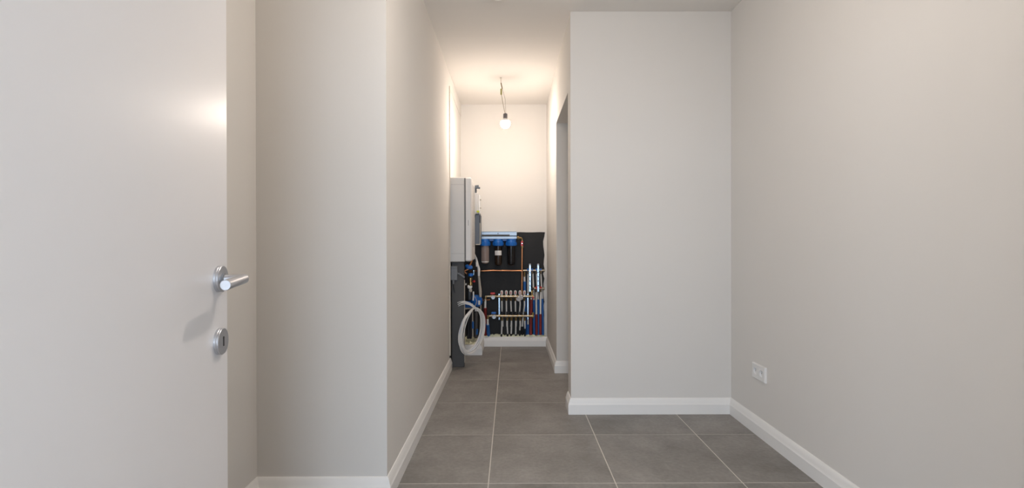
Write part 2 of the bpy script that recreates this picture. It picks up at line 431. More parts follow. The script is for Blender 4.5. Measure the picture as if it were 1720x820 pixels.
# ------------------------------------------------------------------ bare bulbs and ceiling detector
def hanging_bulb(hook, bulb, m, label, kinks, Rb=0.046):
    t = thing('hanging_bulb', (hook.x, hook.y, ZC), label, 'light bulb', 'bare bulbs on wires')
    MB().lathe((hook.x, hook.y, ZC), (0,0,-1), [(0.010,0),(0.010,0.003),(0.004,0.006)], 14).build('ceiling_hook', 'conduit', t)
    top = bulb + Vector((0,0,0.048 + Rb))
    k1 = Vector((hook.x+kinks[0], hook.y, ZC-0.085)); k2 = Vector((hook.x+kinks[1], hook.y+0.005, ZC-0.17))
    MB().tube([Vector((hook.x, hook.y, ZC-0.004)), Vector((hook.x, hook.y, ZC-0.045)), k1], 0.0028, 8).build('wire', 'conduit', t)
    MB().tube([Vector((hook.x+0.001, hook.y-0.004, ZC-0.05)), k1, k1+Vector((0.004,0,-0.02))], 0.0050, 8).build('twisted_wire', 'wire_br', t)
    MB().box(k1+Vector((-0.014,-0.006,-0.075)), k1+Vector((0.002,0.006,-0.018)), 0.003).build('connector', 'wire_ye', t, smooth=False)
    MB().tube([k1, (k1+top)/2+Vector((0.014,0,0.01)), top+Vector((0.004,0,0))], 0.0022, 8).build('wire', 'wire_li', t)
    MB().tube([k1+Vector((-0.006,0,-0.06)), (k1+top)/2+Vector((-0.006,0,-0.03)), top+Vector((-0.003,0,0))], 0.0022, 8).build('wire', 'wire_br', t)
    MB().lathe(top, (0,0,-1), [(0.010,0),(0.018,0.004),(0.0195,0.012),(0.0195,0.044),(0.017,0.048)], 20).build('lampholder', 'socketb', t)
    cz = 0.048 + Rb                                   # bulb centre below the top of the lampholder
    arc = lambda d0, d1, n: [(Rb*math.sin(math.radians(d0+(d1-d0)*i/n)), cz - Rb*math.cos(math.radians(d0+(d1-d0)*i/n))) for i in range(n+1)]
    MB().lathe(top, (0,0,-1), [(0.0165, 0.046)] + [(r*1.01, h) for r, h in arc(24, 64, 6)], 24).build('added_light_cap', 'white_p', t)  # opaque cap added to hold back the bulb's upward light on the ceiling
    MB().lathe(top, (0,0,-1), arc(64.5, 180, 14), 28).build('bulb', m, t)
    return t
hk = W(841.3, 131, 4.70); bl = W(848.8, 207.5, 4.70)
hanging_bulb(hk, bl, 'bulb1', 'lit bare bulb hanging from its wires in the narrow corridor', (0.009, -0.004))
hanging_bulb(Vector((0.19, 1.66, ZC)), Vector((0.22, 1.66, 2.36)), 'bulb2', 'lit bare bulb hanging from the ceiling of the room beside the open door', (0.009, -0.004), 0.032)
sd = thing('smoke_detector', (-0.079, 3.09, ZC), 'small round white smoke detector on the ceiling between the two bare bulbs', 'smoke detector')
MB().lathe((-0.079, 3.09, ZC), (0,0,-1), [(0.052,0),(0.052,0.010),(0.049,0.012)], 32).build('base', 'white_p', sd)
MB().lathe((-0.079, 3.09, ZC-0.012), (0,0,-1), [(0.049,0),(0.048,0.014),(0.040,0.024),(0.001,0.026)], 32).build('cap', 'white_p', sd)

# ------------------------------------------------------------------ technical wall: black membranes
def ragged_sheet(name, outline, Y0_, Y1_, axis):
    """thin sheet from a 2D outline; axis 'y' = on the end wall, 'x' = on the side wall"""
    n = len(outline); vs = []
    for d in (Y0_, Y1_):
        for a, z in outline: vs.append((a, d, z) if axis == 'y' else (d, a, z))
    fs = [tuple(range(n)), tuple(range(2*n-1, n-1, -1))] + [(i, (i+1) % n, n+(i+1) % n, n+i) for i in range(n)]
    return MB().add(vs, fs).build(name, 'memb', smooth=False)
out = [(XRC+0.006, 0.02)]
zt = W(860, 390, 5.60).z
for i in range(13): out.append((XRC+0.006 + (0.945)*i/13, zt + random.uniform(-0.003, 0.003)))
out = [out[0]] + out[1:]
out.append((W(915.5, 391, 5.6).x, zt-0.002))
for i in range(1, 24):
    f = i/24; z = zt*(1-f) + 0.02*f
    out.append((W(913.2, 400, 5.6).x + random.uniform(-0.008, 0.010), z))
out.append((W(913, 400, 5.6).x, 0.02))
tag(ragged_sheet('sealing_membrane', out, YB-0.006, YB-0.001, 'y'), 'black sealing membrane with a ragged edge on the end wall', 'membrane')
o2 = [(YR+0.02, 0.02), (YB-0.012, 0.02), (YB-0.012, 1.26), (YR+0.02, 1.26)]
tag(ragged_sheet('sealing_membrane', o2, XRC+0.001, XRC+0.005, 'x'), 'black sealing membrane on the side wall behind the grey cable duct', 'membrane')

# pale spray foam behind the back skirting
def foam(name, x0, x1, y0, y1, z, label, nx, ny):
    vs, fs = [], []
    for j in range(ny+1):
        for i in range(nx+1):
            edge = i in (0, nx) or j in (0, ny)
            vs.append((x0+(x1-x0)*i/nx, y0+(y1-y0)*j/ny, z + (random.uniform(-0.012, 0.012))))
    k = len(vs)
    for j in range(ny+1):
        for i in range(nx+1): vs.append((x0+(x1-x0)*i/nx, y0+(y1-y0)*j/ny, 0.0))
    w = nx+1
    for j in range(ny):
        for i in range(nx):
            a = j*w+i; fs.append((a, a+1, a+w+1, a+w)); fs.append((k+a, k+a+w, k+a+w+1, k+a+1))
    for i in range(nx):
        fs.append((i, i+k, i+1+k, i+1)); b = ny*w+i; fs.append((b, b+1, b+1+k, b+k))
    for j in range(ny):
        a = j*w; fs.append((a, a+w, a+w+k, a+k)); b = j*w+nx; fs.append((b, b+k, b+w+k, b+w))
    return tag(MB().add(vs, fs).build(name, 'foam'), label, 'foam')
foam('spray_foam', -0.312, XC-0.022, 5.560, YB-0.007, 0.118, 'strip of pale spray foam behind the skirting of the end wall', 46, 3)
foam('spray_foam', XRC+0.007, -0.338, 5.138, YB-0.007, 0.098, 'patch of pale spray foam around pipes behind the hanging cable coil', 14, 22)

# ------------------------------------------------------------------ wall-hung white appliance
A0 = 4.545
def B(u0, v0, u1, v1, Ya, Yb_, bev=0.0, mb=None):
    a = W(u0, v0, Ya); b = W(u1, v1, Ya); mb = mb or MB()
    return mb.box((a.x, Ya, a.z), (b.x, Yb_, b.z), bev)
zt_, zb_ = W(775, 298, A0).z, W(775, 440, A0).z
xs_, xf_ = W(781.0, 400, A0).x, W(792.3, 400, A0).x
bo = thing('wall_boiler', (XRC+0.1, A0+0.2, zb_), 'tall pale grey wall-hung boiler with vented white front above the grey cable duct', 'boiler')
MB().box((XRC+0.006, A0, zb_), (xs_-0.004, 4.955, zt_), 0.006).build('casing', 'boiler', bo, smooth=False)
MB().box((XRC+0.03, A0+0.006, zb_+0.006), (xs_+0.004, 4.95, zt_-0.006)).build('seam', 'seam', bo, smooth=False)
fc = MB().box((xs_, A0, zb_+0.004), (xf_, 4.955, zt_+0.001), 0.012).build('front_cover', 'boilerw', bo, smooth=False)
# side panel inset lines
MB().box((XRC+0.02, A0-0.0015, zt_-0.066), (xs_-0.008, A0+0.002, zt_-0.0635)).build('panel_line', 'slot', bo, smooth=False)
MB().box((XRC+0.02, A0-0.0015, zb_+0.076), (xs_-0.008, A0+0.002, zb_+0.0735)).build('panel_line', 'slot', bo, smooth=False)
sl = MB().box((-0.003, -0.155, -0.0022), (0.0012, 0.155, 0.0022))
me_sl = None
nsl = 44
for i in range(nsl):
    z = zb_ + 0.14 + (zt_ - zb_ - 0.20) * i / (nsl-1)
    if me_sl is None:
        s0 = MB().box((xf_-0.0005, 4.64, z-0.0022), (xf_+0.0010, 4.945, z+0.0022)).build('vent_slot', 'slot', fc, smooth=False); me_sl = s0.data; zz = z
    else:
        s1 = bpy.data.objects.new('vent_slot', me_sl); col.objects.link(s1); s1.parent = fc; s1.location = (0, 0, z-zz)
MB().box((xf_-0.001, 4.93, W(797, 361, A0).z-0.005), (xf_+0.004, 4.957, W(797, 358, A0).z)).build('catch', 'seam', bo, smooth=False)
MB().box((W(786,380,A0).x, A0-0.0012, W(785,379,A0).z), (W(787.0,380,A0).x, A0+0.003, W(785,370,A0).z)).build('badge', 'slot', bo, smooth=False)

# dark grey station behind it
U0 = 4.985
ut = W(800, 360, U0); ub = W(806.5, 410.5, U0)
un = thing('heating_station', (XRC+0.1, U0+0.15, ub.z), 'anthracite grey wall station with white upper panel behind the boiler', 'heating station')
MB().box((XRC+0.006, U0, ub.z), (ub.x, U0+0.24, ut.z), 0.006).build('body', 'unit', un, smooth=False)
MB().box((ub.x-0.004, U0-0.004, ub.z-0.004), (ub.x+0.003, U0+0.02, ut.z-0.09)).build('edge_strip', 'conduit', un, smooth=False)
MB().box((W(799,410,U0).x, U0-0.003, ub.z-0.006), (ub.x-0.005, U0+0.02, ub.z+0.004)).build('bottom_strip', 'conduit', un, smooth=False)
MB().box((XRC+0.006, U0+0.006, ut.z), (W(803.0,340,U0).x, U0+0.22, W(800,324,U0).z), 0.004).build('upper_casing', 'boiler', un, smooth=False)
up_ = MB().box((W(803.2,340,U0).x, U0+0.015, ut.z+0.005), (W(806,340,U0).x, U0+0.21, W(800,327,U0).z), 0.004).build('upper_panel', 'white_p', un, smooth=False)
for v in (335.5, 349.5):
    p = W(806.2, v, U0+0.02)
    MB().lathe(p, (1,-0.25,-0.1), [(0.006,0),(0.006,0.008),(0.004,0.014)], 12).build('knob', 'conduit', up_)
p = W(800.5, 357, U0-0.002); q = W(804.8, 354.5, U0-0.002)
MB().box((p.x, U0-0.002, p.z), (q.x, U0+0.015, q.z+0.004), 0.002).build('lime_tag', 'lime', un, smooth=False)
MB().box((W(799,361,U0).x, U0-0.006, ut.z-0.004), (W(805,361,U0).x, U0+0.05, ut.z+0.006)).build('top_lip', 'blackp', un, smooth=False)
MB().box((W(805.3,370,U0).x, U0-0.004, W(800,374,U0).z), (W(806.8,370,U0).x, U0+0.03, W(800,362,U0).z)).build('latch', 'blackp', un, smooth=False)
hp = thing('flue_elbow', (W(800,325,U0).x, U0+0.05, W(800,325,U0).z), 'short dark grey pipe elbow on top of the anthracite wall station', 'pipe')
MB().tube([W(798.8,325.5,U0+0.04), W(798.8,316,U0+0.04), W(799.6,313,U0+0.04), W(802,313,U0+0.04), W(804.2,313,U0+0.04)], 0.0125, 12).build('elbow_pipe', 'unit', hp)
MB().cyl(W(799.5,315.3,U0+0.01), W(806.4,315.9,U0+0.01), 0.0095, 12).build('outlet_pipe', 'unit', hp)

# grey cable duct, junction box, conduits
D0 = 4.62
a = W(759.0, 617, D0); b = W(779.4, 443, D0)
du = thing('cable_duct', ((a.x+b.x)/2, D0+0.03, 0), 'dark grey upright cable duct standing on the floor under the boiler', 'cable duct')
MB().box((a.x, D0, 0), (b.x, D0+0.055, 0.968), 0.004).build('duct_body', 'post', du, smooth=False)
MB().box((b.x+0.0005, D0+0.006, 0.04), (b.x+0.004, D0+0.050, 0.80)).build('side_strip', 'conduit', du, smooth=False)  # thin beige strip down the duct's right side
jb = thing('junction_box', (W(762.5,471,4.585).x, 4.585, W(762,471,4.585).z), 'light grey junction box on the cable duct under the boiler', 'junction box')
B(757.2, 447, 768.2, 471, 4.580, D0-0.001, 0.004).build('box', 'box', jb, smooth=False)
B(757.8, 447.6, 767.6, 451.5, 4.576, 4.581, 0.002).build('lid_edge', 'box', jb, smooth=False)
p = W(761.5, 471, 4.598); q = W(761.5, 477.5, 4.598)
gl = MB().lathe(p, (0,0,-1), [(0.010,0),(0.010,0.014),(0.008,0.016),(0.008,0.034)], 14).build('cable_gland', 'box', jb)
MB().tube([q, W(762, 484, 4.600), W(763.8, 492, 4.603)], 0.0035, 8).build('cable', 'blackp', jb)
MB().tube([W(768.0,459.5,4.602), W(771,459.8,4.602), W(780.3,466.3,4.603)], [0.008,0.009,0.009], 10).build('cable_arm', 'box', jb)

# ------------------------------------------------------------------ coil of white cable hanging by the duct
CY = 4.635; cc = W(792.6, 555.5, CY)
co = thing('cable_coil', (cc.x, CY, cc.z-0.21), 'hanging coil of white electrical cable tied beside the grey cable duct', 'cable coil')
hx = Vector((0.100, 0.11, 0)); tp = Vector((0.028, 0.02, 0))
for i in range(16):
    pts = []; ph = random.uniform(0, 6.28); sc1 = random.uniform(0.78, 1.03); sc2 = random.uniform(0.86, 1.0)
    ox, oz = random.uniform(-0.014, 0.014), random.uniform(-0.006, 0.006)
    oy = random.uniform(-0.012, 0.012)
    for k2 in range(44):
        an = 2*math.pi*k2/44
        c, s = math.cos(an), math.sin(an)
        up = 0.5 + 0.5*s
        wob = 1 + 0.02*math.sin(3*an+ph)
        squeeze = 1 - 0.35*max(0, s)**6
        pinch = max(0, s)**8
        z = cc.z + s*0.206*(sc2*(1-up) + 1.0*up) * wob
        pos = Vector((cc.x, CY, 0)) + hx*(c*sc1*wob*squeeze) + tp*s*(1.0)
        pos += Vector((ox*(1-pinch), oy*(1-0.7*pinch), 0)); pos.z = z + oz*(1-pinch)
        pts.append(pos)
    MB().tube(pts, 0.0042, 8, closed=True).build('cable_loop', 'cableb' if i in (3, 8, 12) else 'cable', co)
topc = W(800.3, 520.5, CY+0.02)
MB().tube([topc+Vector((-0.012,-0.004,-0.012)), topc+Vector((0.010,0,-0.012)), topc+Vector((0.012,0.006,0.016)), topc+Vector((-0.006,0.0,0.018))], 0.006, 8, closed=True).build('cable_tie', 'white_p', co)
for dv, du_ in ((0, 0), (2.2, 0.6), (4.2, 1.4), (1.0, 3.0)):
    MB().tube([topc + Vector((0,0,-0.004)), W(794+du_, 514+dv*0.6, 4.625), W(787+du_, 508.8+dv*0.75, 4.600), W(780+du_, 506.2+dv, 4.588), W(773+du_, 507+dv*1.2, 4.592), W(768.5+du_*1.2, 508.5+dv*1.35, 4.611)], 0.0042, 8).build('cable_tail', 'cable', co)

# ------------------------------------------------------------------ triple water filter
FY = 5.50
fl = thing('water_filter', W(837, 445, FY), 'triple cartridge water filter with blue heads under a galvanised bracket', 'water filter')
br = MB(); B(808, 389.2, 868, 395.6, 5.46, 5.466, 0.001, br)
a = W(808, 395.6, 5.46); b = W(868, 395.6, 5.46)
br.box((a.x, 5.46, a.z-0.003), (b.x, YB-0.007, a.z))
c_ = W(808, 389.2, 5.46); br.box((a.x, 5.46, c_.z-0.004), (b.x, YB-0.007, c_.z))
B(808, 397.4, 868, 401.3, 5.452, 5.458, 0.001, br)
brk = br.build('bracket', 'galv', fl, smooth=False)
B(809.5, 394.2, 856, 396.6, 5.4505, 5.4595, 0, MB()).build('slot', 'seam', brk, smooth=False)
for u in (836.5,): MB().lathe(W(u, 392.3, 5.4595), (0,-1,0), [(0.006,0),(0.006,0.004),(0.003,0.006)], 12).build('bolt', 'seam', brk)
for i, (u, m, vb, r) in enumerate(((814.7, 'cart1', 443.0, 0.041), (836.8, 'cart2', 445.5, 0.041), (858.6, 'cart3', 445.0, 0.043))):
    t0 = W(u, 401.6, FY); t1 = W(u, 413.0, FY); t2 = W(u, vb, FY); h1 = t0.z - t1.z
    hd = MB().lathe(t0, (0,0,-1), [(0.050,0),(0.0545,0.006),(0.0545,0.030),(0.0575,0.034),(0.0575,h1-0.010),(0.055,h1)], 32).build('filter_head', 'blue', fl)
    for k2 in range(12):
        an = 2*math.pi*k2/12; d_ = Vector((math.cos(an), math.sin(an), 0))
        q = t0 + d_*0.0575; MB().cyl(q + Vector((0,0,-0.036)), q + Vector((0,0,-h1+0.008)), 0.004, 6).build('grip_rib', 'blue', hd)
    hb_ = t1.z - t2.z
    bw = MB().lathe(t1, (0,0,-1), [(r*1.02,0),(r,0.01),(r*0.97,hb_*0.85),(r*0.9,hb_-0.008),(r*0.7,hb_),(r*0.3,hb_+0.004)], 32).build('filter_bowl', m, fl)
    if i == 0:
        for k2 in range(20):
            an = 2*math.pi*k2/20; d_ = Vector((math.cos(an), math.sin(an), 0))
            q = t1 + d_*(r*0.985); MB().cyl(q + Vector((0,0,-0.014)), q + Vector((0,0,-hb_*0.86)), 0.0022, 6).build('pleat', 'cart1', bw)
        MB().lathe(t1 + Vector((0,0,-hb_*0.87)), (0,0,-1), [(r*0.99,0),(r*0.99,0.008)], 28).build('end_ring', 'whitep', bw)
    if i == 1:
        vs, fs = [], []
        for k2 in range(9):
            an = math.radians(-150 + 120*k2/8) - math.radians(0)
            for dz in (-0.052, -0.103): vs.append((t1.x + math.cos(an)*(r*1.015), t1.y + math.sin(an)*(r*1.015), t1.z+dz))
        for k2 in range(8): fs.append((2*k2, 2*k2+1, 2*k2+3, 2*k2+2))
        MB().add(vs, fs).build('paper_label', 'paper', bw)
a = W(808, 401.4, FY); b = W(867, 405.2, FY)
MB().box((a.x, FY-0.022, b.z), (b.x, FY+0.022, a.z), 0.004).build('head_manifold', 'blue', fl, smooth=False)

# ------------------------------------------------------------------ copper pipes, valves
CPY = 5.555
cp = thing('copper_pipe', W(876.5, 500, CPY), 'upright copper pipe with brass elbow and red valve at the right of the filter', 'copper pipe')
MB().cyl(W(876.4, 503, CPY), W(876.8, 416, CPY), 0.0105, 14).build('pipe', 'copper', cp)
MB().tube([W(867.5, 399.5, 5.53), W(871, 400, 5.54), W(875.2, 400.3, CPY-0.004), W(876.6, 402, CPY), W(876.9, 405.5, CPY)], [0.012,0.014,0.013,0.013,0.012], 12).build('elbow', 'brass', cp)
MB().lathe(W(870.5, 399.8, 5.538), (1,0,0), [(0.019,-0.008),(0.019,0.006)], 6).build('nut', 'brass', cp)
vv = MB().lathe(W(876.9, 405, CPY), (0,0,-1), [(0.012,0),(0.017,0.004),(0.017,0.016),(0.013,0.02),(0.013,0.05),(0.016,0.054),(0.016,0.072),(0.011,0.076)], 14).build('valve_body', 'brass', cp)
MB().box(W(874.8, 405, 5.525), W(878.6, 413.5, 5.535), 0.003).build('valve_handle', 'red', vv, smooth=False)
MB().lathe(W(876.9, 409, 5.527), (0,-1,0), [(0.005,0),(0.005,0.008)], 10).build('valve_screw', 'chrome', vv)
ch = thing('copper_pipe', W(830, 456, CPY), 'horizontal copper pipe running under the filter cartridges', 'copper pipe')
MB().tube([W(789, 456.2, 5.30), W(796, 455.4, 5.42), W(808, 455.2, 5.545), W(830, 454.6, 5.560), W(858, 454.9, 5.560), W(880, 455.0, 5.563)], 0.0095, 12).build('pipe', 'copper', ch)
for u in (812, 874.0): MB().cyl(W(u, 455.1, 5.556), W(u+3, 455.1, 5.556), 0.0118, 12).build('pipe_collar', 'copper', ch)

def pipe(u0, v0, u1, v1, Y, r, m, name, parent, n=10, Y1=None):
    return MB().cyl(W(u0, v0, Y), W(u1, v1, Y1 or Y), r, n).build(name, m, parent)

# ------------------------------------------------------------------ drinking-water manifolds at the right
MY = 5.535
cm = thing('water_manifold', W(900, 490, MY), 'pair of brass water manifold bars with blue and red tap caps on chrome rails', 'manifold')
MB().tube([W(879, 454.6, MY), W(893, 454.4, MY), W(915.2, 454.6, MY)], [0.010, 0.0115, 0.0115], 12).build('manifold_bar', 'brassn', cm)
MB().lathe(W(913.5, 454.6, MY), (1,0,0), [(0.012,-0.01),(0.015,-0.006),(0.015,0.006),(0.010,0.010)], 12).build('end_cap', 'brassn', cm)
for u in (886.6, 894.0, 901.0, 908.2):
    MB().lathe(W(u, 456.6, MY), (0,0,1), [(0.008,0),(0.008,0.012),(0.0125,0.013),(0.0125,0.030),(0.010,0.034)], 14).build('tap_cap', 'blue', cm)
    MB().lathe(W(u, 456.0, MY), (0,0,-1), [(0.010,0),(0.0115,0.008),(0.0115,0.024),(0.009,0.028)], 8).build('outlet_nut', 'brassn', cm)
for u in (890.2, 904.0):
    a = W(u-1.6, 443.2, 5.508); b = W(u+1.6, 490.5, 5.508)
    r_ = MB().box((a.x, 5.508, b.z), (b.x, 5.516, a.z), 0.002).build('chrome_rail', 'chrome', cm, smooth=False)
    for v in (458, 465, 472, 480):
        p = W(u, v, 5.5075); MB().box((p.x-0.004, 5.5065, p.z-0.008), (p.x+0.004, 5.509, p.z+0.008)).build('rail_slot', 'seam', r_, smooth=False)
    p = W(u, 445, 5.51); MB().cyl(p + Vector((0,0.004,-0.006)), p + Vector((0,0.004,0.012)), 0.010, 10).build('rail_cap', 'boiler', r_)
hm = cm
MB().tube([W(893, 484.6, MY), W(914.5, 485.0, MY)], 0.011, 12).build('manifold_bar', 'brassn', hm)
MB().lathe(W(913.2, 485, MY), (1,0,0), [(0.012,-0.01),(0.015,-0.006),(0.015,0.006),(0.010,0.010)], 12).build('end_cap', 'brassn', hm)
for u in (900.9, 908.3):
    MB().lathe(W(u, 486.5, MY), (0,0,1), [(0.008,0),(0.008,0.010),(0.0125,0.011),(0.0125,0.028),(0.010,0.032)], 14).build('tap_cap', 'red', hm)
    MB().lathe(W(u, 486.6, MY), (0,0,-1), [(0.010,0),(0.0115,0.008),(0.0115,0.022),(0.009,0.026)], 8).build('outlet_nut', 'brassn', hm)
MB().tube([W(891.5, 485.5, 5.525), W(893.2, 485.3, 5.525), W(896.5, 484.8, 5.53)], [0.012, 0.016, 0.013], 12).build('inlet_coupling', 'blackp', hm)
MB().lathe(W(893.3, 487.5, 5.53), (0,0,-1), [(0.014,0),(0.017,0.006),(0.017,0.03),(0.012,0.036),(0.012,0.06)], 12).build('inlet_valve', 'brass', hm)

def riser(u0, vt, vs_, u1, vb, Y, label, sleeve, group, rs=0.0135, rw=0.0095, um=None):
    bot = W(u1, vb, Y); um = um if um is not None else u0 + (u1-u0)*(vs_-vt)/(vb-vt)
    t = thing('supply_pipe', (bot.x, Y, bot.z), label, 'pipe', group)
    if vt < vs_: pipe(u0, vt, um, vs_+1, Y, rw, 'whitep', 'white_pipe', t)
    pipe(um, vs_, u1, vb, Y, rs, sleeve, 'sleeve', t, 12)
G1, G2 = 'blue sleeved pipes under the water manifolds', 'red sleeved pipes under the water manifolds'
VB = 562.5
riser(887.0, 458, 545, 887.0, VB, 5.588, 'white pipe with short blue sleeve behind the wide dark red sleeved pipe', 'blues', G1, um=887)
riser(895.0, 459, 504, 897.2, VB, 5.578, 'white pipe in blue sleeve beside the wide dark red sleeved pipe', 'blues', G1, um=896.8)
riser(901.2, 459, 503, 904.6, VB, 5.585, 'white pipe in blue sleeve between the two narrow red sleeves', 'blues', G1, um=904.0)
riser(908.3, 459, 502, 912.0, VB, 5.582, 'white pipe in blue sleeve closest to the ragged membrane edge', 'blues', G1, um=910.8)
riser(900.6, 489, 528, 901.2, VB, 5.550, 'white pipe in narrow red sleeve nearer the wide dark red sleeved pipe', 'reds', G2)
riser(908.0, 489, 527.5, 907.8, VB, 5.550, 'white pipe in narrow red sleeve nearer the ragged membrane edge', 'reds', G2)
riser(892.4, 500, 503, 891.3, VB, 5.540, 'wide dark red sleeved pipe under the black coupling of the red-capped manifold bar', 'reds', None, rs=0.0165)
t = thing('supply_pipe', W(881.5, VB, 5.588), 'wide blue sleeved pipe beside the upright copper pipe', 'pipe')
MB().lathe(W(880.8, 456, 5.586), (0,0,-1), [(0.010,0),(0.012,0.01),(0.012,0.03),(0.010,0.034),(0.010,0.06)], 10).build('brass_stub', 'brass', t)
pipe(880.8, 463, 881.2, 474, 5.588, 0.011, 'whitep', 'white_pipe', t)
pipe(881.2, 473, 882.3, VB, 5.588, 0.0155, 'blues', 'sleeve', t, 12)

# ------------------------------------------------------------------ underfloor heating manifold
HY = 5.50
uh = thing('heating_manifold', W(858, 540, HY), 'brass underfloor heating manifold with six flow meters on two bars', 'manifold')
for v, u0 in ((498.2, 815), (531.0, 818.5)):
    MB().tube([W(u0, v, HY), W(822, v, HY), W(836, v, HY), W(836.2, v, HY), W(889, v, HY), W(889.2, v, HY), W(897, v, HY)], [0.010, 0.010, 0.010, 0.0135, 0.0135, 0.011, 0.011], 14).build('manifold_bar', 'brassn', uh)
    for u in (833.5, 840.0, 847, 854.3, 862, 869.5, 877.4, 889.5): MB().lathe(W(u, v, HY), (1,0,0), [(0.0155,-0.006),(0.0155,0.006)], 8).build('bar_ring', 'brass', uh)
    for u in (838.3, 886.7):
        pass
for u in (838.5, 886.6):
    a = W(u-1.3, 493.5, HY+0.018); b = W(u+1.3, 537.5, HY+0.018)
    MB().box((a.x, HY+0.016, b.z), (b.x, HY+0.026, a.z), 0.002).build('mounting_bracket', 'chrome', uh, smooth=False)
FU = (842.8, 850.4, 858.0, 865.6, 873.4, 880.9); FB = (843.0, 851.9, 859.1, 866.4, 873.8, 881.6)
for i, u in enumerate(FU):
    fm = MB().lathe(W(u, 497, HY), (0,0,1), [(0.008,0),(0.010,0.008),(0.0145,0.014),(0.0155,0.022),(0.0155,0.046),(0.011,0.056),(0.004,0.059)], 16).build('flow_meter', 'whitep', uh)
    p = W(u, 491.8, HY-0.0155); MB().box((p.x-0.004, HY-0.0185, p.z-0.016), (p.x+0.004, HY-0.012, p.z+0.014), 0.002).build('red_scale', 'red', fm, smooth=False)
    MB().lathe(W(u, 500.5, HY), (0,0,-1), [(0.010,0),(0.0125,0.006),(0.0125,0.026),(0.009,0.032)], 8).build('outlet_nut', 'brass', uh)
    MB().lathe(W(FB[i]+0.4, 529, HY), (0,0,1), [(0.010,0),(0.014,0.006),(0.014,0.028),(0.011,0.034)], 14).build('valve_cap', 'blackp', uh)
    MB().lathe(W(FB[i], 533.5, HY), (0,0,-1), [(0.010,0),(0.0125,0.006),(0.0125,0.028),(0.009,0.034)], 8).build('outlet_nut', 'brass', uh)
for v, hm_, in ((498.2, 'red'), (531.0, 'blue')):
    uc = 827.6 if hm_ == 'red' else 829.3
    vb_ = MB().lathe(W(uc, v, HY), (1,0,0), [(0.012,-0.03),(0.016,-0.026),(0.016,-0.012),(0.019,-0.008),(0.019,0.008),(0.016,0.012),(0.016,0.026),(0.012,0.03)], 14).build('ball_valve', 'brassn', uh)
    MB().box(W(uc-4, v-6.6, HY-0.012), W(uc+4, v-3.6, HY+0.012), 0.004).build('valve_handle', hm_, vb_, smooth=False)
    MB().cyl(W(uc, v-3.5, HY), W(uc, v, HY), 0.006, 8).build('valve_stem', 'brass', vb_)
    gg = MB().lathe(W(uc+0.6, v+1.5, HY-0.019), (0,-1,0), [(0.021,0),(0.021,0.012),(0.019,0.014)], 20).build('gauge', 'chrome', uh)
    MB().lathe(W(uc+0.6, v+1.5, HY-0.033), (0,-1,0), [(0.0185,0),(0.0185,0.001)], 20).build('gauge_face', 'gaugef', gg)
    p = W(uc+0.6, v+1.5, HY-0.0342); MB().add([p+Vector((-0.002,-0.0003,0)), p+Vector((0.002,-0.0003,0)), p+Vector((0.009,-0.0003,0.011))], [(0,1,2)]).build('gauge_needle', 'seam', gg, smooth=False)
MB().lathe(W(895.3, 499.5, HY), (0,-1,0), [(0.008,0),(0.008,0.02),(0.012,0.021),(0.012,0.034)], 12).build('drain_cap', 'red', uh)
MB().lathe(W(894.2, 498.0, HY), (1,0,0), [(0.016,-0.008),(0.016,0.012),(0.010,0.016)], 12).build('end_piece', 'brass', uh)
MB().lathe(W(895.0, 534.5, HY), (0,0,1), [(0.010,0),(0.012,0.01),(0.012,0.03),(0.015,0.034),(0.015,0.058),(0.008,0.064)], 12).build('air_vent', 'brass', uh)
MB().lathe(W(893.5, 531.0, HY), (1,0,0), [(0.016,-0.008),(0.016,0.012),(0.010,0.016)], 12).build('end_piece', 'brass', uh)
MB().tube([W(823, 503.6, HY-0.006), W(819, 504.2, HY-0.006), W(815.5, 503.0, HY)], 0.007, 8).build('bypass_pipe', 'copper', uh)
# loops: front set from the lower bar, rear set from the upper bar
ORD = ('first', 'second', 'third', 'fourth', 'fifth', 'sixth')
for i in range(6):
    vb_ = 563.6 + random.uniform(-1, 1)
    p = W(FB[i], vb_, HY+0.07)
    t = thing('heating_loop_pipe', (p.x, HY+0.07, p.z), ORD[i] + ' white loop pipe from the valve end on the lower manifold bar', 'pipe', 'loop pipes of the lower manifold bar')
    ve = (561.5, 561, 561, 562, 555, 552)[i]
    um = FB[i] + ((-0.6, 0.8, -0.4, -0.2, -0.8, 0.2)[i])
    MB().tube([W(FB[i], 538, HY), W(FB[i], 546, HY+0.012), W(um, ve, HY+0.062)], 0.0090, 10).build('white_pipe', 'whitep', t)
    MB().tube([W(um, ve-0.5, HY+0.062), W(um-0.2, vb_+1, HY+0.066)], 0.0112, 10).build('black_sleeve', 'blackp', t)
    YQ = 5.564 if i == 5 else 5.591
    p2 = W(FU[i]+1.8, 563, YQ)
    t = thing('heating_loop_pipe', (p2.x, YQ, p2.z), ORD[i] + ' white loop pipe from the valve end under the flow meters', 'pipe', 'loop pipes of the upper manifold bar')
    MB().tube([W(FU[i], 505.5, HY), W(FU[i]+0.2, 512, HY+0.01), W(FU[i]+(0.2, 0.2, 0.8, 0.4, -0.8, -1.4)[i], 525, HY+0.045), W(FU[i]+(1.6, 1.0, 1.2, 1.6, 0.5, -3.0)[i], 540, YQ-0.006), W(FU[i]+(1.6, 1.0, 0.2, 1.2, 1.0, -3.4)[i], 549, YQ)], 0.0088, 10).build('white_pipe', 'whitep', t)
    MB().tube([W(FU[i]+(1.6, 1.0, 0.2, 1.2, 1.0, -3.4)[i], 548.5, YQ), W(FU[i]+(1.8, 2.0, 1.5, 1.8, 2.0, -3.2)[i], 563, YQ+0.001)], 0.0100, 10).build('black_sleeve', 'blackp', t)
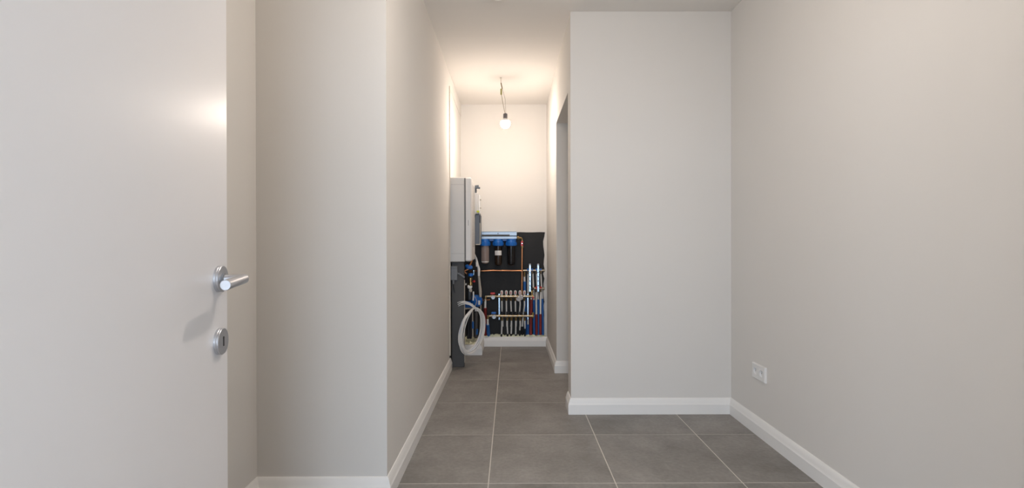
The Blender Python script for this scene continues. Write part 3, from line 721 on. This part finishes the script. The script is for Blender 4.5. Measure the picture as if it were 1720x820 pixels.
# flow and return of the manifold
t = thing('supply_pipe', W(815.4, 563, HY+0.03), 'white pipe in dark red sleeve dropping from the manifold end with the red valve', 'pipe')
MB().tube([W(818, 498.2, HY), W(815.6, 499.0, HY), W(815.2, 503, HY)], 0.013, 12).build('elbow', 'brass', t)
pipe(815.2, 502.5, 815.0, 518, HY, 0.0115, 'whitep', 'white_pipe', t)
pipe(815.0, 517, 815.4, 563, HY, 0.0175, 'reds', 'sleeve', t, 12, Y1=HY+0.085)
t = thing('supply_pipe', W(820.5, 564.5, HY+0.01), 'white pipe in blue sleeve dropping from the manifold end with the blue valve', 'pipe')
MB().tube([W(822, 531.0, HY-0.004), W(819.4, 532.0, HY-0.004), W(819.0, 536, HY-0.004)], 0.0125, 12).build('elbow', 'brass', t)
pipe(819.0, 535.5, 819.2, 546, HY-0.004, 0.0115, 'whitep', 'white_pipe', t)
pipe(819.2, 545, 820.8, 564.8, HY-0.004, 0.0185, 'blues', 'sleeve', t, 12, Y1=HY+0.08)
# crumpled clear bag on the flow meters
bg = MB(); c = W(873.5, 500.5, HY-0.035)
vs, fs = [], []
n1, n2 = 12, 7
for j in range(n2+1):
    th = math.pi*j/n2
    for i in range(n1):
        an = 2*math.pi*i/n1; rr = 1 + random.uniform(-0.28, 0.28)
        vs.append(c + Vector((0.036*rr*math.sin(th)*math.cos(an), 0.014*rr*math.sin(th)*math.sin(an), 0.028*rr*math.cos(th) + 0.008*math.cos(an))))
for j in range(n2):
    for i in range(n1):
        l = (i+1) % n1; fs.append((j*n1+i, j*n1+l, (j+1)*n1+l, (j+1)*n1+i))
tag(bg.add(vs, fs).build('plastic_bag', 'bag', smooth=False), 'small crumpled clear plastic bag caught on the flow meters', 'bag')

# ------------------------------------------------------------------ pipework between boiler and coil
PY = 5.05
pv = thing('pump_group', W(790, 520, PY), 'valve and pump group with blue handwheels under the boiler', 'pump')
MB().lathe(W(787.5, 448.5, PY-0.02), (0.25,-0.5,0.9), [(0.010,-0.01),(0.036,-0.006),(0.040,0.0),(0.036,0.008),(0.012,0.012)], 20).build('handwheel', 'blue', pv)
MB().lathe(W(790.5, 464.5, PY-0.01), (0,0,1), [(0.016,0),(0.024,0.004),(0.025,0.022),(0.020,0.030)], 16).build('handwheel', 'blue', pv)
MB().tube([W(792.5, 428, PY+0.02), W(792.8, 437, PY+0.02), W(790.0, 443, PY), W(788.0, 447, PY-0.01)], [0.007, 0.010, 0.012, 0.010], 10).build('copper_bend', 'copper', pv)
MB().tube([W(787.5, 452, PY-0.02), W(779.5, 455.5, PY-0.02), W(784, 460, PY-0.02)], 0.009, 10).build('copper_bend', 'copper', pv)
vb_ = MB().lathe(W(790.2, 466.2, PY), (0,0,-1), [(0.012,0),(0.019,0.004),(0.019,0.02),(0.014,0.025),(0.014,0.05),(0.020,0.056),(0.020,0.078),(0.013,0.084)], 14).build('valve_body', 'brass', pv)
MB().lathe(W(793.5, 473.5, PY-0.01), (0.6,-0.7,0.2), [(0.004,0),(0.004,0.02),(0.011,0.021),(0.011,0.034)], 12).build('red_knob', 'red', vb_)
MB().lathe(W(789.0, 482.5, PY), (0.2,-0.9,0.5), [(0.018,0),(0.024,0.006),(0.024,0.014),(0.016,0.02)], 16).build('white_gauge', 'whitep', pv)
MB().box(W(785.2, 484.5, PY-0.02), W(793.2, 504, PY+0.05), 0.010).build('pump_body', 'blackp', pv, smooth=False)
MB().lathe(W(790.5, 488, PY-0.019), (0.1,-1,0), [(0.016,0),(0.016,0.008),(0.012,0.010)], 14).build('pump_dial', 'conduit', pv)
MB().tube([W(795.0, 490, PY-0.01), W(795.3, 498, PY-0.01), W(794.5, 505, PY-0.01)], 0.008, 10).build('white_pipe', 'whitep', pv)
MB().tube([W(781.8, 476, PY), W(782.3, 479, PY)], 0.012, 10).build('pipe_stub', 'whitep', pv)
for u, m, r in ((787.2, 'blackp', 0.015), (791.3, 'blackp', 0.012)):
    pipe(u, 519.5, u-0.5, 569, PY+0.05, r, m, 'insulated_pipe', pv, 10)
pipe(793.6, 510, 794.2, 566, PY+0.08, 0.006, 'conduit', 'thin_pipe', pv, 8)
MB().tube([W(794.2, 540, PY+0.08), W(794.4, 552, PY+0.08)], 0.010, 8).build('pipe_sleeve', 'blues', pv)

PY = 5.13
pb = thing('expansion_tank', W(799, 516, PY+0.1), 'blue pressure tank with white label behind the cable coil', 'tank')
bp_ = W(799.0, 505.5, PY+0.10)
MB().lathe(bp_ + Vector((0.03,-0.035,0)), (-0.65,0.7,0), [(0.020,-0.012),(0.050,-0.006),(0.062,0.012),(0.064,0.03),(0.064,0.05),(0.058,0.07),(0.030,0.082)], 28).build('vessel', 'blue', pb)
p = W(805.0, 508.5, PY+0.03)
MB().box((p.x-0.011, p.y-0.004, p.z-0.022), (p.x+0.011, p.y, p.z+0.022), 0.001).build('label', 'paper', pb, smooth=False)
MB().box(W(780.5, 506.5, PY+0.10), W(795, 516.5, PY+0.14), 0.006).build('mount_block', 'blue', pb, smooth=False)
MB().box(W(780.5, 517.4, PY+0.08), W(794, 518.8, PY+0.14)).build('shelf_rail', 'conduit', pb, smooth=False)

hs = thing('flexible_hose', W(807, 500, 5.16), 'pale ribbed flexible hose hanging from the boiler past the copper pipe', 'hose')
MB().tube([W(793.8, 423, 5.05), W(796.5, 427.5, 5.08), W(799.6, 434, 5.11), W(801.6, 441, 5.13), W(803.0, 447.5, 5.14)], 0.0105, 10).build('hose', 'cable', hs)
MB().tube([W(800.3, 439.5, 5.10), W(800.8, 448, 5.10)], 0.010, 10).build('side_hose', 'cable', hs)
MB().tube([W(802.6, 446, 5.14), W(804.2, 452, 5.15), W(804.3, 463.5, 5.15)], [0.012, 0.014, 0.012], 10).build('hose_joint', 'whitep', hs)
MB().tube([W(804.3, 463, 5.15), W(805.4, 478, 5.16), W(806.6, 490, 5.17), W(806.9, 499, 5.17)], [0.011, 0.014, 0.016, 0.013], 12).build('lower_hose', 'conduit', hs)
MB().lathe(W(794.0, 421, 5.05), (0,0,1), [(0.012,0),(0.014,0.006),(0.014,0.02),(0.010,0.026)], 8).build('hose_nut', 'brass', hs)
MB().lathe(W(795.5, 454.0, 5.14), (0,0,-1), [(0.016,0),(0.016,0.012),(0.010,0.018),(0.010,0.05)], 12).build('filter_cup', 'chrome', hs)

cn = thing('cable_conduit', W(807.5, 562, 5.30), 'thin pale conduit rising behind the cable coil to the tank', 'conduit')
MB().tube([W(807.3, 500, 5.30), W(807.4, 520, 5.31), W(807.0, 545, 5.34), W(805.5, 566, 5.38)], 0.008, 8).build('conduit_tube', 'conduit', cn)
MB().tube([W(797.5, 498, 5.1), W(801, 506.5, 5.1), W(798, 514, 5.1), W(799.5, 520, 5.1)], 0.004, 6).build('cable', 'conduit', cn)
MB().tube([W(806.5, 499, 5.30), W(810.5, 503.5, 5.38), W(814, 505, 5.45)], 0.007, 8).build('branch_tube', 'copper', cn)
rb = thing('supply_pipe', W(800, 566, 5.40), 'grey pipe with blue band behind the cable coil', 'pipe')
pipe(800.0, 518, 799.4, 568, 5.40, 0.018, 'post', 'grey_pipe', rb, 12)
pipe(801.6, 553, 800.8, 562, 5.365, 0.011, 'blues', 'blue_band', rb, 10)
